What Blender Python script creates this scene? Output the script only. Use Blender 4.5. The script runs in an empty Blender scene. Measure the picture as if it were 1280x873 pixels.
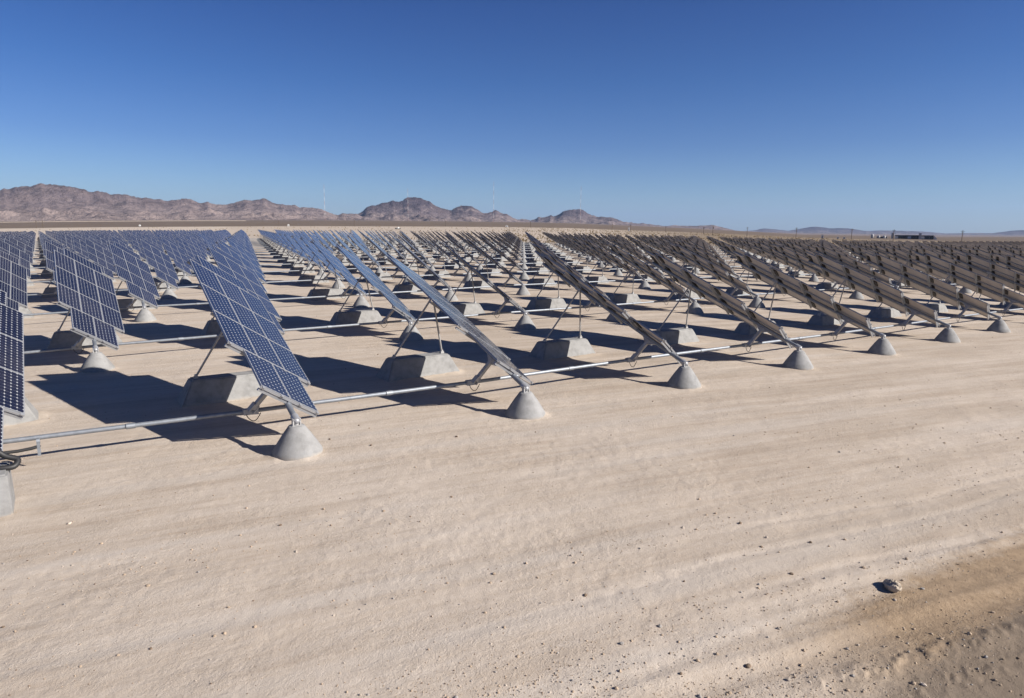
import bpy, bmesh, math, random
import numpy as np
from mathutils import Vector, Matrix, noise

R = math.radians
rng = random.Random(7)
nr = np.random.RandomState(11)
scene = bpy.context.scene
COL = scene.collection

# ------------------------------------------------------------------ camera
F, PITCH, ROLL, EYE, YAW = 815.62, 0.1667, 0.009245, 4.748, 0.60768   # focal length in px of a 1280 px wide frame
FW = Vector((math.sin(YAW)*math.cos(PITCH), math.cos(YAW)*math.cos(PITCH), -math.sin(PITCH)))
RT0 = Vector((math.cos(YAW), -math.sin(YAW), 0)); UP0 = RT0.cross(FW)
RT = RT0*math.cos(ROLL)+UP0*math.sin(ROLL); UP = -RT0*math.sin(ROLL)+UP0*math.cos(ROLL)
cd = bpy.data.cameras.new('camera'); cam = bpy.data.objects.new('camera', cd); COL.objects.link(cam)
m = Matrix((RT, UP, -FW)).transposed().to_4x4(); m.translation = (0, 0, EYE); cam.matrix_world = m
cd.sensor_width = 36; cd.lens = F/1280*36; cd.shift_y = -10/1280
cd.clip_start = .1; cd.clip_end = 120000
scene.camera = cam

def bearing(px, py):
    """compass azimuth and elevation of a sight line, used to give far landmarks their bearing"""
    d = FW+RT*((px-640)/F)-UP*((py-426.5)/F)
    return math.atan2(d.x, d.y), math.atan2(d.z, math.hypot(d.x, d.y))
def to_frame(P):
    d = Vector(P)-Vector((0, 0, EYE)); w = d.dot(FW)
    return (640+F*d.dot(RT)/w, 426.5-F*d.dot(UP)/w, w) if w > .1 else (-9999, 0, w)

# ------------------------------------------------------------------ helpers
def link(o): COL.objects.link(o); return o
def tag(o, label=None, cat=None, group=None, kind=None):
    if label: o['label'] = label
    if cat: o['category'] = cat
    if group: o['group'] = group
    if kind: o['kind'] = kind
    return o
def empty(name, loc, rz=0):
    o = link(bpy.data.objects.new(name, None)); o.location = loc; o.rotation_euler = (0, 0, rz)
    o.empty_display_size = .2; return o

class MB:
    def __init__(s): s.v = []; s.f = []; s.m = []; s.uv = {}; s.sm = []
    def add(s, vs, fs, mi=0, smooth=False):
        n = len(s.v); s.v += [tuple(a) for a in vs]
        for f in fs: s.f.append([i+n for i in f]); s.m.append(mi); s.sm.append(smooth)
    def box(s, c, h, mi=0, M=None):
        vs = [Vector((c[0]+sx*h[0], c[1]+sy*h[1], c[2]+sz*h[2])) for sx in (-1, 1) for sy in (-1, 1) for sz in (-1, 1)]
        if M: vs = [M @ v for v in vs]
        s.add(vs, [(0, 1, 3, 2), (4, 6, 7, 5), (0, 4, 5, 1), (2, 3, 7, 6), (0, 2, 6, 4), (1, 5, 7, 3)], mi)
    def tube(s, pts, r, n=12, mi=0, cap=True):
        pts = [Vector(p) for p in pts]; rings = []
        rr = r if isinstance(r, (list, tuple)) else [r]*len(pts)
        ref = None
        for i, p in enumerate(pts):
            t = (pts[min(i+1, len(pts)-1)]-pts[max(i-1, 0)]).normalized()
            if ref is None: ref = Vector((0, 0, 1)) if abs(t.z) < .9 else Vector((1, 0, 0))
            a = (ref-t*ref.dot(t)).normalized(); b = t.cross(a); ref = a
            rings.append([p+(a*math.cos(2*math.pi*k/n)+b*math.sin(2*math.pi*k/n))*rr[i] for k in range(n)])
        vs = [v for q in rings for v in q]; fs = []
        for i in range(len(pts)-1):
            for k in range(n): fs.append((i*n+k, i*n+(k+1) % n, (i+1)*n+(k+1) % n, (i+1)*n+k))
        s.add(vs, fs, mi, True)
        if cap:
            s.add(rings[0], [tuple(range(n))[::-1]], mi); s.add(rings[-1], [tuple(range(n))], mi)
    def lathe(s, prof, n=40, mi=0, c=(0, 0, 0), smooth=True):
        vs = []; fs = []
        for r, z in prof:
            for k in range(n):
                a = 2*math.pi*k/n; vs.append((c[0]+r*math.cos(a), c[1]+r*math.sin(a), c[2]+z))
        for i in range(len(prof)-1):
            for k in range(n): fs.append((i*n+k, i*n+(k+1) % n, (i+1)*n+(k+1) % n, (i+1)*n+k))
        fs.append(tuple(range(n))[::-1]); fs.append(tuple((len(prof)-1)*n+k for k in range(n)))
        s.add(vs, fs, mi, smooth)
    def merge(s, o, M=None):
        n = len(s.v); nf = len(s.f)
        s.v += [tuple(M @ Vector(v)) for v in o.v] if M else list(o.v)
        s.f += [[i+n for i in f] for f in o.f]; s.m += o.m; s.sm += o.sm
        for k, uv in o.uv.items(): s.uv[k+nf] = uv
    def mesh(s, name, mats):
        me = bpy.data.meshes.new(name); me.from_pydata(s.v, [], s.f)
        for mt in mats: me.materials.append(mt)
        me.polygons.foreach_set('material_index', s.m); me.polygons.foreach_set('use_smooth', s.sm)
        if s.uv:
            l = me.uv_layers.new(name='UVMap')
            for fi, uv in s.uv.items():
                for li, c in zip(me.polygons[fi].loop_indices, uv): l.data[li].uv = c
        me.update(); return me
def obj(name, me, parent=None, M=None):
    o = link(bpy.data.objects.new(name, me))
    if parent: o.parent = parent
    if M is not None: o.matrix_local = M
    return o
def np_mesh(name, V, Q, mats, smooth=True, mi=None):
    me = bpy.data.meshes.new(name); k = Q.shape[1]
    me.vertices.add(len(V)); me.vertices.foreach_set('co', np.asarray(V, np.float32).ravel())
    me.loops.add(Q.size); me.loops.foreach_set('vertex_index', Q.astype(np.int32).ravel())
    me.polygons.add(len(Q)); me.polygons.foreach_set('loop_start', np.arange(0, Q.size, k, dtype=np.int32))
    me.polygons.foreach_set('loop_total', np.full(len(Q), k, np.int32))
    if mi is not None: me.polygons.foreach_set('material_index', np.asarray(mi, np.int32))
    me.polygons.foreach_set('use_smooth', np.full(len(Q), smooth))
    for mt in mats: me.materials.append(mt)
    me.update(); me.validate(); return me

# vectorised value noise
PERM = nr.rand(256, 256).astype(np.float64)
def vnoise(x, y):
    xi = np.floor(x).astype(int); yi = np.floor(y).astype(int); fx = x-xi; fy = y-yi
    fx = fx*fx*fx*(fx*(fx*6-15)+10); fy = fy*fy*fy*(fy*(fy*6-15)+10)
    g = lambda a, b: PERM[a & 255, b & 255]
    return (g(xi, yi)*(1-fx)+g(xi+1, yi)*fx)*(1-fy)+(g(xi, yi+1)*(1-fx)+g(xi+1, yi+1)*fx)*fy
def fbm(x, y, o=4, gain=.5):
    s = 0; a = 1; t = 0
    for k in range(o): s = s+a*vnoise(x*2**k+17.3*k, y*2**k+5.1*k); t += a; a *= gain
    return s/t
def ridged(x, y, o=5, gain=.55):
    s = 0; a = 1; t = 0; w = 1
    for k in range(o):
        n = 1-np.abs(2*vnoise(x*2**k+31.7*k, y*2**k+11.9*k)-1); n = n*n*w; w = np.clip(n*1.6, 0, 1)
        s = s+a*n; t += a; a *= gain
    return s/t
def sstep(a, b, x):
    t = np.clip((x-a)/(b-a), 0, 1); return t*t*(3-2*t)

# ------------------------------------------------------------------ terrain height
TH = R(-11); DX, DY = math.cos(TH), math.sin(TH)          # direction of the grading marks on the dirt road
def height(x, y):
    x = np.asarray(x, float); y = np.asarray(y, float)
    r = np.hypot(x, y); rel = np.clip(np.arctan2(x, y)-YAW, -.87, .87)
    u = np.clip(np.tan(rel)*F/640, -1.3, 1.3); s = np.clip((u-.2)/.8, 0, 1)
    d = -4+8*u*u+2*s*s*(3-2*s); dep = r*np.cos(rel)
    e = np.interp(u, [0, .1, .25, .4, .56, .8, 1.0], [0, .5, 3.2, 3.4, 4.2, 2.8, .5])
    z = -d*np.minimum(dep, 7000)/F-e*np.clip(dep-60, 0, 6940)/F
    fan = np.interp(u, [-1.0, -.4, 0, .25, .4, .56, .8, 1.0], [10, 8.5, 7.3, 7.4, 5.0, 2.6, 3.4, 5.5]); tan_ = np.interp(u, [0, .25, .56, .8, 1.0], [1.0, 1.5, -1.0, -2.0, 0])
    cr = np.cos(rel); r0 = np.interp(u, [-.5, .2], [440, 230])
    up1 = EYE+tan_*900*cr/F; up2 = EYE+fan*6000*cr/F
    q1 = np.clip((r-r0)/(900-r0), 0, 1); q2 = np.clip((r-900)/5100, 0, 1)
    z = z+q1*up1+q2*(up2-up1)+np.clip((r-6000)/24000, 0, 1)*60
    return z
P0 = np.array([3.910, 13.569]); RA = -.020564; S = 5.9484; D2 = 12.3306; OFF = .42397
DV = np.array([math.cos(RA), math.sin(RA)]); NV = np.array([-DV[1], DV[0]])
NUDGE = {(0, 0): (-.03, -.01), (1, 0): (-.27, -.3), (2, 0): (-.19, -.21), (3, 0): (-.19, -.2), (4, 0): (-.21, -.12), (5, 0): (.2, .13), (6, 0): (.8, .45), (7, 0): (1.2, .6), (8, 0): (1.4, .7),
 (-1, 0): (.17, .74), (-.5, 1): (.09, -.13), (.5, 1): (-.2, -.4), (1.5, 1): (-.45, -.64), (2.5, 1): (-.4, -.56), (3.5, 1): (-.57, -.61), (4.5, 1): (-.23, -.44), (5.5, 1): (.16, -.04), (6.5, 1): (.42, .15),
 (7.5, 1): (1.2, .6), (8.5, 1): (1.4, .7), (1, 2): (-.4, -.5), (2, 2): (-.5, -.6), (3, 2): (-.26, -.4), (4, 2): (.08, .26), (.5, 3): (-.19, -.8), (1, 4): (-.08, -.4)}
def site(i, j):
    q = P0+DV*S*(i+(OFF-.5)*j)+NV*D2*j; n = NUDGE.get((i, j), (0, 0)); return q[0]+n[0], q[1]+n[1]
BLX = -.15
FOOTS = [site(i/2, j) for j in range(4) for i in range(-4, 20) if (i+j) % 2 == 0 and 8 < math.hypot(*site(i/2, j)) < 48]
TRACKS = [(9.6, -.03, .0012, .008, .8), (8.1, .035, -.0012, .007, .9), (6.9, -.045, .0022, .008, 1.0), (5.7, .05, -.0004, .008, 1.0)]
def tracks(a, v):
    """tyre ruts: depth in metres, and how far the soil is pressed flat (0..1)"""
    z = 0*a; p = 0*a
    for k, (v0, s1, c1, dp, am) in enumerate(TRACKS):
        vc = v0+s1*a+c1*a*a+(fbm(a*.16+k*5, 0*a+k, 2)-.5)*.5
        seen = np.clip(fbm(a*.12+k*3.3, 0*a+k*2.1, 3)*5-2.3, 0, 1)*sstep(-2, 5, a)*am
        for o in (-.78, .78):
            q = (v-vc-o*.95-(fbm(a*.8+o, a*0+k, 2)-.5)*.12)/.075; z = z-dp*np.exp(-q*q)*seen+dp*.55*np.exp(-((np.abs(v-vc-o*.95)-.14)/.05)**2)*seen*fbm(a*3+k, v*5, 2)*1.4
            p = np.maximum(p, np.exp(-(q*.9)**2)*seen)
    return z, np.clip(p, 0, 1)
def drift(x, y):
    """sand banked up against the concrete footings"""
    z = 0*x; n = fbm(x*2.3, y*2.3, 3)*2.2-.45
    for fx, fy in FOOTS:
        k = np.nonzero((np.abs(x-fx) < 3) & (y > fy-2) & (y < fy+8.2))
        if not len(k[0]): continue
        X, Y = x[k]-fx, y[k]-fy; d = np.hypot(X, Y)
        dd = np.hypot(np.maximum(np.abs(X-BLX)-1.33, 0), np.maximum(np.abs(Y-5.76)-.52, 0))
        z[k] = np.maximum(z[k], np.clip(n[k], 0, 2)*np.maximum(.045*np.exp(-((d-.47)/.14)**2), .045*np.exp(-(dd/.15)**2)))
    return z
def detail(x, y):
    """ruts, grading marks, windrow and clods near the road (metres)"""
    x = np.atleast_1d(np.asarray(x, float)); y = np.atleast_1d(np.asarray(y, float))
    r = np.hypot(x, y); a = x*DX+y*DY; v = -x*DY+y*DX
    road = 1-sstep(10.5, 13.0, v)
    w = fbm(a*.12, v*.5, 3)*1.2
    z = (fbm(a*.16+3, v*2.6+w*2, 4)-.5)*.012*road+(fbm(a*.35+8, v*7+w*3, 4)-.5)*.006*road*np.clip(fbm(x*.25, y*.25, 2)*3-1, 0, 1)
    z = z+(fbm(x*.9, y*.9, 4)-.5)*.03+(fbm(x*6, y*6, 4, .65)-.5)*.02*np.clip(fbm(x*.5+3, y*.5, 3)*3-.9, .15, 1)*(1-sstep(18, 35, r))
    vc = 4.42-.075*(a-6)+(fbm(a*.7, a*0+2.2, 3)-.5)*.35
    cl = fbm(x*9+9, y*9, 4, .65)
    wind = np.exp(-((v-vc)/.13)**2)*sstep(4.8, 6.6, a)*(.02+.11*np.clip(cl-.42, 0, 1))
    wind = wind+np.exp(-((v-vc+.4)/.2)**2)*sstep(5.2, 7, a)*.08*np.clip(cl-.45, 0, 1)
    vt = 4.78-.03*(a-6)+(fbm(a*.5, a*0+7.7, 2)-.5)*.2
    z = z+wind-np.exp(-((v-vt)/.16)**2)*.022*sstep(2.5, 5, a)+np.exp(-((v-vt-.26)/.09)**2)*.014*sstep(2.5, 5, a)
    vk = 6.0-.02*(a-6)+(fbm(a*.35, a*0+1.7, 2)-.5)*.5
    z = z+np.exp(-((v-vk)/.14)**2)*.022*sstep(5, 8, a)*fbm(a*2, v*3, 2)*1.6
    z = z+tracks(a, v)[0]*(1-sstep(16, 30, r))+drift(x, y)
    return z*(1-sstep(45, 80, r))
def gz(x, y): return float(height(x, y))+float(detail(x, y)[0])

# ------------------------------------------------------------------ materials
def mat(name, rough=.8, metal=0, spec=.5):
    mt = bpy.data.materials.new(name); mt.use_nodes = True; nt = mt.node_tree
    b = nt.nodes['Principled BSDF']; b.inputs['Roughness'].default_value = rough; b.inputs['Metallic'].default_value = metal
    b.inputs['Specular IOR Level'].default_value = spec
    return mt, nt, b
def N(nt, t, **kw):
    n = nt.nodes.new(t)
    for k, v in kw.items(): setattr(n, k, v)
    return n
def ramp(nt, fac, stops):
    n = N(nt, 'ShaderNodeValToRGB'); e = n.color_ramp.elements
    while len(e) < len(stops): e.new(.5)
    for q, (p, c) in zip(e, stops): q.position = p; q.color = (*c, 1)
    nt.links.new(fac, n.inputs[0]); return n.outputs[0]
def mix(nt, fac, a, b, mode='MIX'):
    n = N(nt, 'ShaderNodeMix', data_type='RGBA', blend_type=mode)
    for s, v in ((0, fac), (6, a), (7, b)):
        if hasattr(v, 'links'): nt.links.new(v, n.inputs[s])
        elif s == 0: n.inputs[0].default_value = v
        else: n.inputs[s].default_value = (*v, 1)
    return n.outputs[2]
def mth(nt, op, a, b=None, c=None):
    n = N(nt, 'ShaderNodeMath', operation=op)
    for i, v in enumerate((a, b, c)):
        if v is None: continue
        if hasattr(v, 'links'): nt.links.new(v, n.inputs[i])
        else: n.inputs[i].default_value = v
    return n.outputs[0]
def tex(nt, vec, scale, detail=4, rough=.55, typ='ShaderNodeTexNoise'):
    n = N(nt, typ); n.inputs['Scale'].default_value = scale
    if typ == 'ShaderNodeTexNoise': n.inputs['Detail'].default_value = detail; n.inputs['Roughness'].default_value = rough
    if vec is not None: nt.links.new(vec, n.inputs['Vector'])
    return n.outputs[0]
def mapr(nt, v, a, b, c=0., d=1.):
    n = N(nt, 'ShaderNodeMapRange'); n.inputs[1].default_value = a; n.inputs[2].default_value = b
    n.inputs[3].default_value = c; n.inputs[4].default_value = d; nt.links.new(v, n.inputs[0]); return n.outputs[0]
def bump(nt, b, h, strength, dist):
    n = N(nt, 'ShaderNodeBump'); n.inputs['Strength'].default_value = strength; n.inputs['Distance'].default_value = dist
    nt.links.new(h, n.inputs['Height']); nt.links.new(n.outputs[0], b.inputs['Normal'])
def plain(name, col, rough=.8, metal=0, var=.12, scale=6, spec=.5, bmp=0):
    mt, nt, b = mat(name, rough, metal, spec)
    tc = N(nt, 'ShaderNodeTexCoord'); f = tex(nt, tc.outputs['Object'], scale, 5, .6)
    lo = tuple(c*(1-var) for c in col); hi = tuple(min(1, c*(1+var)) for c in col)
    nt.links.new(ramp(nt, f, [(.3, lo), (.7, hi)]), b.inputs['Base Color'])
    if bmp: bump(nt, b, tex(nt, tc.outputs['Object'], scale*6, 4), bmp, .01)
    return mt

# --- ground
def ground_material():
    mt, nt, b = mat('desert_soil', .95, 0, .15)
    geo = N(nt, 'ShaderNodeNewGeometry'); pos = geo.outputs['Position']
    mp = N(nt, 'ShaderNodeMapping'); mp.vector_type = 'POINT'; nt.links.new(pos, mp.inputs['Vector'])
    mp.inputs['Rotation'].default_value = (0, 0, -TH)
    ms = N(nt, 'ShaderNodeMapping'); nt.links.new(mp.outputs[0], ms.inputs['Vector']); ms.inputs['Scale'].default_value = (.10, 1.0, 1)
    sep = N(nt, 'ShaderNodeSeparateXYZ'); nt.links.new(mp.outputs[0], sep.inputs[0]); A, V = sep.outputs[0], sep.outputs[1]
    streak = mth(nt, 'ADD', mth(nt, 'MULTIPLY', tex(nt, ms.outputs[0], 1.5, 6, .6), .7), mth(nt, 'MULTIPLY', tex(nt, ms.outputs[0], 6, 5, .65), .3))
    patch = tex(nt, pos, .35, 5, .6); fine = tex(nt, pos, 9, 6, .7); grit = tex(nt, pos, 60, 3, .7)
    base = ramp(nt, streak, [(.34, (.385, .315, .25)), (.5, (.48, .412, .345)), (.64, (.54, .475, .41))])
    base = mix(nt, mapr(nt, patch, .3, .75, 0, .55), base, (.52, .46, .40))
    base = mix(nt, mapr(nt, fine, .35, .75, 0, .35), base, (.36, .285, .212))
    base = mix(nt, mapr(nt, grit, .3, .42, .45, 0), base, (.31, .245, .185))
    coarse = tex(nt, pos, 26, 4, .75); rough_ = mapr(nt, tex(nt, ms.outputs[0], 1.1, 4, .6), .48, .66)
    base = mix(nt, mth(nt, 'MULTIPLY', mapr(nt, coarse, .58, .68), mth(nt, 'ADD', mth(nt, 'MULTIPLY', rough_, .65), .15)), base, (.235, .18, .13))
    base = mix(nt, mth(nt, 'MULTIPLY', mapr(nt, coarse, .36, .28), .5), base, (.60, .54, .47))
    mv = N(nt, 'ShaderNodeMapping'); nt.links.new(mp.outputs[0], mv.inputs['Vector']); mv.inputs['Scale'].default_value = (.035, .9, 1)
    swathe = tex(nt, mv.outputs[0], 1.3, 3, .5)
    base = mix(nt, mth(nt, 'MULTIPLY', mapr(nt, swathe, .42, .34), mapr(nt, A, 0., 9., .15, .5)), base, (.335, .27, .21))
    base = mix(nt, mth(nt, 'MULTIPLY', mapr(nt, swathe, .55, .65), .4), base, (.47, .43, .39))
    earthy_falloff = mth(nt, 'MULTIPLY', mapr(nt, A, 3., 13.), mapr(nt, tex(nt, ms.outputs[0], .8, 5, .6), .38, .62))
    base = mix(nt, mth(nt, 'MULTIPLY', earthy_falloff, .62), base, (.33, .272, .215))  # browner soil to the east, with lens falloff painted into the tone
    pa = N(nt, 'ShaderNodeAttribute', attribute_name='pressed'); press = mth(nt, 'MULTIPLY', pa.outputs['Fac'], mapr(nt, fine, .3, .6, 1., .35))
    base = mix(nt, mth(nt, 'MULTIPLY', press, .3), base, (.54, .475, .41))
    # darker dug-up soil at the road edge (south east of the road)
    edge = mth(nt, 'ADD', V, mth(nt, 'MULTIPLY', mth(nt, 'SUBTRACT', tex(nt, ms.outputs[0], .9, 4), .5), 1.6))
    edge = mth(nt, 'ADD', edge, mth(nt, 'MULTIPLY', mth(nt, 'SUBTRACT', tex(nt, pos, 4, 6, .75), .5), 1.1))
    lim = mth(nt, 'ADD', 5.62, mth(nt, 'MULTIPLY', mth(nt, 'SUBTRACT', A, 8.), .12))
    d = mth(nt, 'SUBTRACT', lim, edge)
    k = mth(nt, 'MULTIPLY', mapr(nt, d, -.15, .45), mapr(nt, A, 5.0, 7.4))
    soil = ramp(nt, fine, [(.3, (.185, .125, .072)), (.6, (.285, .205, .128)), (.8, (.36, .28, .20))])
    base = mix(nt, mth(nt, 'MULTIPLY', k, .85), base, soil)
    k2 = mth(nt, 'MULTIPLY', mapr(nt, mth(nt, 'SUBTRACT', lim, edge), 1.2, 1.55), mapr(nt, A, 4.2, 6.2))
    base = mix(nt, mth(nt, 'MULTIPLY', k2, .85), base, (.175, .142, .112))  # grey-brown soil; shade among the clods is painted into its tone
    # land cover by distance: pale graded sand around the field, dark scrub plain beyond
    ln = N(nt, 'ShaderNodeVectorMath', operation='LENGTH'); nt.links.new(pos, ln.inputs[0]); dist = ln.outputs['Value']
    wob = mth(nt, 'ADD', dist, mth(nt, 'MULTIPLY', mth(nt, 'SUBTRACT', tex(nt, pos, .006, 4), .5), 200.))
    scrub = ramp(nt, tex(nt, pos, .02, 8, .75), [(.3, (.10, .08, .063)), (.55, (.155, .12, .093)), (.75, (.24, .19, .15))])
    sx = N(nt, 'ShaderNodeSeparateXYZ'); nt.links.new(pos, sx.inputs[0])
    sd = mth(nt, 'ADD', mth(nt, 'MULTIPLY', sx.outputs[0], math.cos(YAW)), mth(nt, 'MULTIPLY', sx.outputs[1], -math.sin(YAW)))
    fd = mth(nt, 'ADD', mth(nt, 'MULTIPLY', sx.outputs[0], math.sin(YAW)), mth(nt, 'MULTIPLY', sx.outputs[1], math.cos(YAW)))
    east = mapr(nt, mth(nt, 'DIVIDE', sd, mth(nt, 'MAXIMUM', fd, 1.)), .10, .30)      # dry grass covers the plain east of the field
    grass = ramp(nt, tex(nt, pos, .035, 8, .8), [(.3, (.15, .115, .08)), (.55, (.235, .185, .13)), (.75, (.34, .28, .215))])
    base = mix(nt, mth(nt, 'MULTIPLY', east, mapr(nt, wob, 205, 280)), base, grass)
    base = mix(nt, mapr(nt, wob, 860, 940), base, scrub)
    far = ramp(nt, tex(nt, pos, .0012, 8, .7), [(.3, (.13, .10, .08)), (.7, (.23, .18, .145))])
    base = mix(nt, mapr(nt, wob, 3000, 6000), base, far)
    nt.links.new(base, b.inputs['Base Color'])
    h = mth(nt, 'ADD', mth(nt, 'MULTIPLY', mth(nt, 'MULTIPLY', tex(nt, pos, 17, 6, .75), mapr(nt, tex(nt, pos, .8, 4, .6), .35, .62, .35, 1.4)), 1.), mth(nt, 'MULTIPLY', grit, .5))
    h = mth(nt, 'ADD', h, mth(nt, 'MULTIPLY', tex(nt, ms.outputs[0], 5, 4), .3))
    bump(nt, b, h, .55, .035)
    return mt
M_ground = ground_material()
M_berm = plain('pale_sand', (.44, .37, .30), .95, 0, .15, .05)

# --- tracker materials
def cell_material():
    mt, nt, b = mat('solar_cells', .22, 0, .35)
    uv = N(nt, 'ShaderNodeUVMap'); sp = N(nt, 'ShaderNodeSeparateXYZ'); nt.links.new(uv.outputs[0], sp.inputs[0])
    def tri(o):   # distance to nearest integer
        return mth(nt, 'ABSOLUTE', mth(nt, 'SUBTRACT', mth(nt, 'FRACT', mth(nt, 'ADD', o, .5)), .5))
    fx, fy = tri(sp.outputs[0]), tri(sp.outputs[1])
    dia = mth(nt, 'LESS_THAN', mth(nt, 'ADD', fx, fy), .175)
    gap = mth(nt, 'MAXIMUM', mth(nt, 'LESS_THAN', fx, .009), mth(nt, 'LESS_THAN', fy, .009))
    wm = N(nt, 'ShaderNodeTexWhiteNoise', noise_dimensions='2D'); fl = N(nt, 'ShaderNodeVectorMath', operation='FLOOR')
    nt.links.new(uv.outputs[0], fl.inputs[0]); nt.links.new(fl.outputs[0], wm.inputs['Vector'])
    oi = N(nt, 'ShaderNodeObjectInfo')
    tone = mth(nt, 'ADD', mth(nt, 'MULTIPLY', wm.outputs[0], .5), mth(nt, 'MULTIPLY', oi.outputs['Random'], .5))
    cell = ramp(nt, tone, [(0, (.006, .0075, .018)), (1, (.010, .0125, .028))])
    c = mix(nt, mth(nt, 'MULTIPLY', gap, .55), cell, (.45, .46, .48))
    c = mix(nt, dia, c, (.40, .41, .43))
    g0 = N(nt, 'ShaderNodeNewGeometry'); du = tex(nt, g0.outputs['Position'], 1.1, 5, .65)
    c = mix(nt, mth(nt, 'MULTIPLY', mapr(nt, du, .35, .75, .0, .05), mth(nt, 'ADD', oi.outputs['Random'], .3)), c, (.34, .29, .24))
    nt.links.new(c, b.inputs['Base Color'])
    b.inputs['Coat Weight'].default_value = .6; b.inputs['Coat Roughness'].default_value = .1; b.inputs['Coat IOR'].default_value = 1.45
    g = N(nt, 'ShaderNodeNewGeometry')
    nt.links.new(mapr(nt, tex(nt, g.outputs['Position'], 1.3, 5), .3, .8, .07, .2), b.inputs['Coat Roughness'])
    return mt
M_cell = cell_material()
M_frame = plain('anodised_frame', (.35, .36, .38), .45, .4, .06, 3)
M_back = plain('backsheet', (.48, .435, .395), .7, 0, .1, 2)
M_steel = plain('galvanised_steel', (.23, .25, .28), .55, .55, .16, 9)
M_steel2 = plain('weathered_steel', (.36, .36, .36), .6, .25, .18, 12)
M_black = plain('black_rubber', (.018, .018, .02), .55, 0, .2, 8)
def concrete():
    mt, nt, b = mat('cast_concrete', .9, 0, .25)
    tc = N(nt, 'ShaderNodeTexCoord'); o = tc.outputs['Object']; oi = N(nt, 'ShaderNodeObjectInfo')
    of = N(nt, 'ShaderNodeVectorMath', operation='ADD'); nt.links.new(o, of.inputs[0])
    cm = N(nt, 'ShaderNodeCombineXYZ'); nt.links.new(mth(nt, 'MULTIPLY', oi.outputs['Random'], 50.), cm.inputs[0]); nt.links.new(cm.outputs[0], of.inputs[1])
    v = of.outputs[0]
    f = tex(nt, v, 4, 7, .65)
    c = ramp(nt, f, [(.25, (.175, .175, .174)), (.5, (.248, .249, .249)), (.75, (.295, .296, .296))])
    sp = N(nt, 'ShaderNodeSeparateXYZ'); nt.links.new(o, sp.inputs[0])
    soil = mapr(nt, mth(nt, 'ADD', sp.outputs[2], mth(nt, 'MULTIPLY', tex(nt, v, 7, 3), .12)), .07, .14, .5, 0)
    c = mix(nt, soil, c, (.36, .31, .255))
    stain = mth(nt, 'MULTIPLY', mapr(nt, tex(nt, v, 1.6, 5, .7), .5, .7), .28)
    c = mix(nt, stain, c, (.16, .15, .135))
    pit = tex(nt, v, 38, 2, .5, 'ShaderNodeTexVoronoi'); c = mix(nt, mapr(nt, pit, .06, .12, .45, 0), c, (.2, .19, .18))
    nt.links.new(c, b.inputs['Base Color']); bump(nt, b, tex(nt, v, 45, 5, .7), .35, .01)
    return mt
M_conc = concrete()

# ------------------------------------------------------------------ world, sun
SUN_AZ, SUN_EL = R(143.5), R(30)
w = bpy.data.worlds.new('World'); scene.world = w; w.use_nodes = True; nt = w.node_tree
bg = nt.nodes['Background']; sky = N(nt, 'ShaderNodeTexSky', sky_type='NISHITA')
sky.sun_disc = False; sky.sun_elevation = SUN_EL; sky.sun_rotation = SUN_AZ
sky.altitude = 600; sky.air_density = 1.0; sky.dust_density = .6; sky.ozone_density = 2.5
tcw = N(nt, 'ShaderNodeTexCoord'); spw = N(nt, 'ShaderNodeSeparateXYZ'); nt.links.new(tcw.outputs['Generated'], spw.inputs[0])
deep = ramp(nt, spw.outputs[2], [(0, (.50, .60, .73)), (.032, (.46, .565, .72)), (.122, (.26, .38, .62)), (.208, (.158, .305, .565)), (.309, (.108, .234, .505)), (1, (.075, .115, .21))])   # elevation tint: polariser and lens darkening painted in, deeper blue overhead
nt.links.new(mix(nt, 1., sky.outputs[0], deep, 'MULTIPLY'), bg.inputs[0]); bg.inputs[1].default_value = .085
sl = bpy.data.lights.new('sun', 'SUN'); sl.energy = 5.0; sl.angle = R(.53); sl.color = (1, .93, .84)
so = link(bpy.data.objects.new('sun', sl))
so.rotation_euler = Vector((math.sin(SUN_AZ)*math.cos(SUN_EL), math.cos(SUN_AZ)*math.cos(SUN_EL), math.sin(SUN_EL))).to_track_quat('Z', 'Y').to_euler()
vs = scene.view_settings; vs.view_transform = 'Standard'; vs.look = 'None'; vs.gamma = 1; vs.use_curve_mapping = False; vs.exposure = .85
scene.cycles.volume_bounces = 0; scene.cycles.max_bounces = 6

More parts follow.
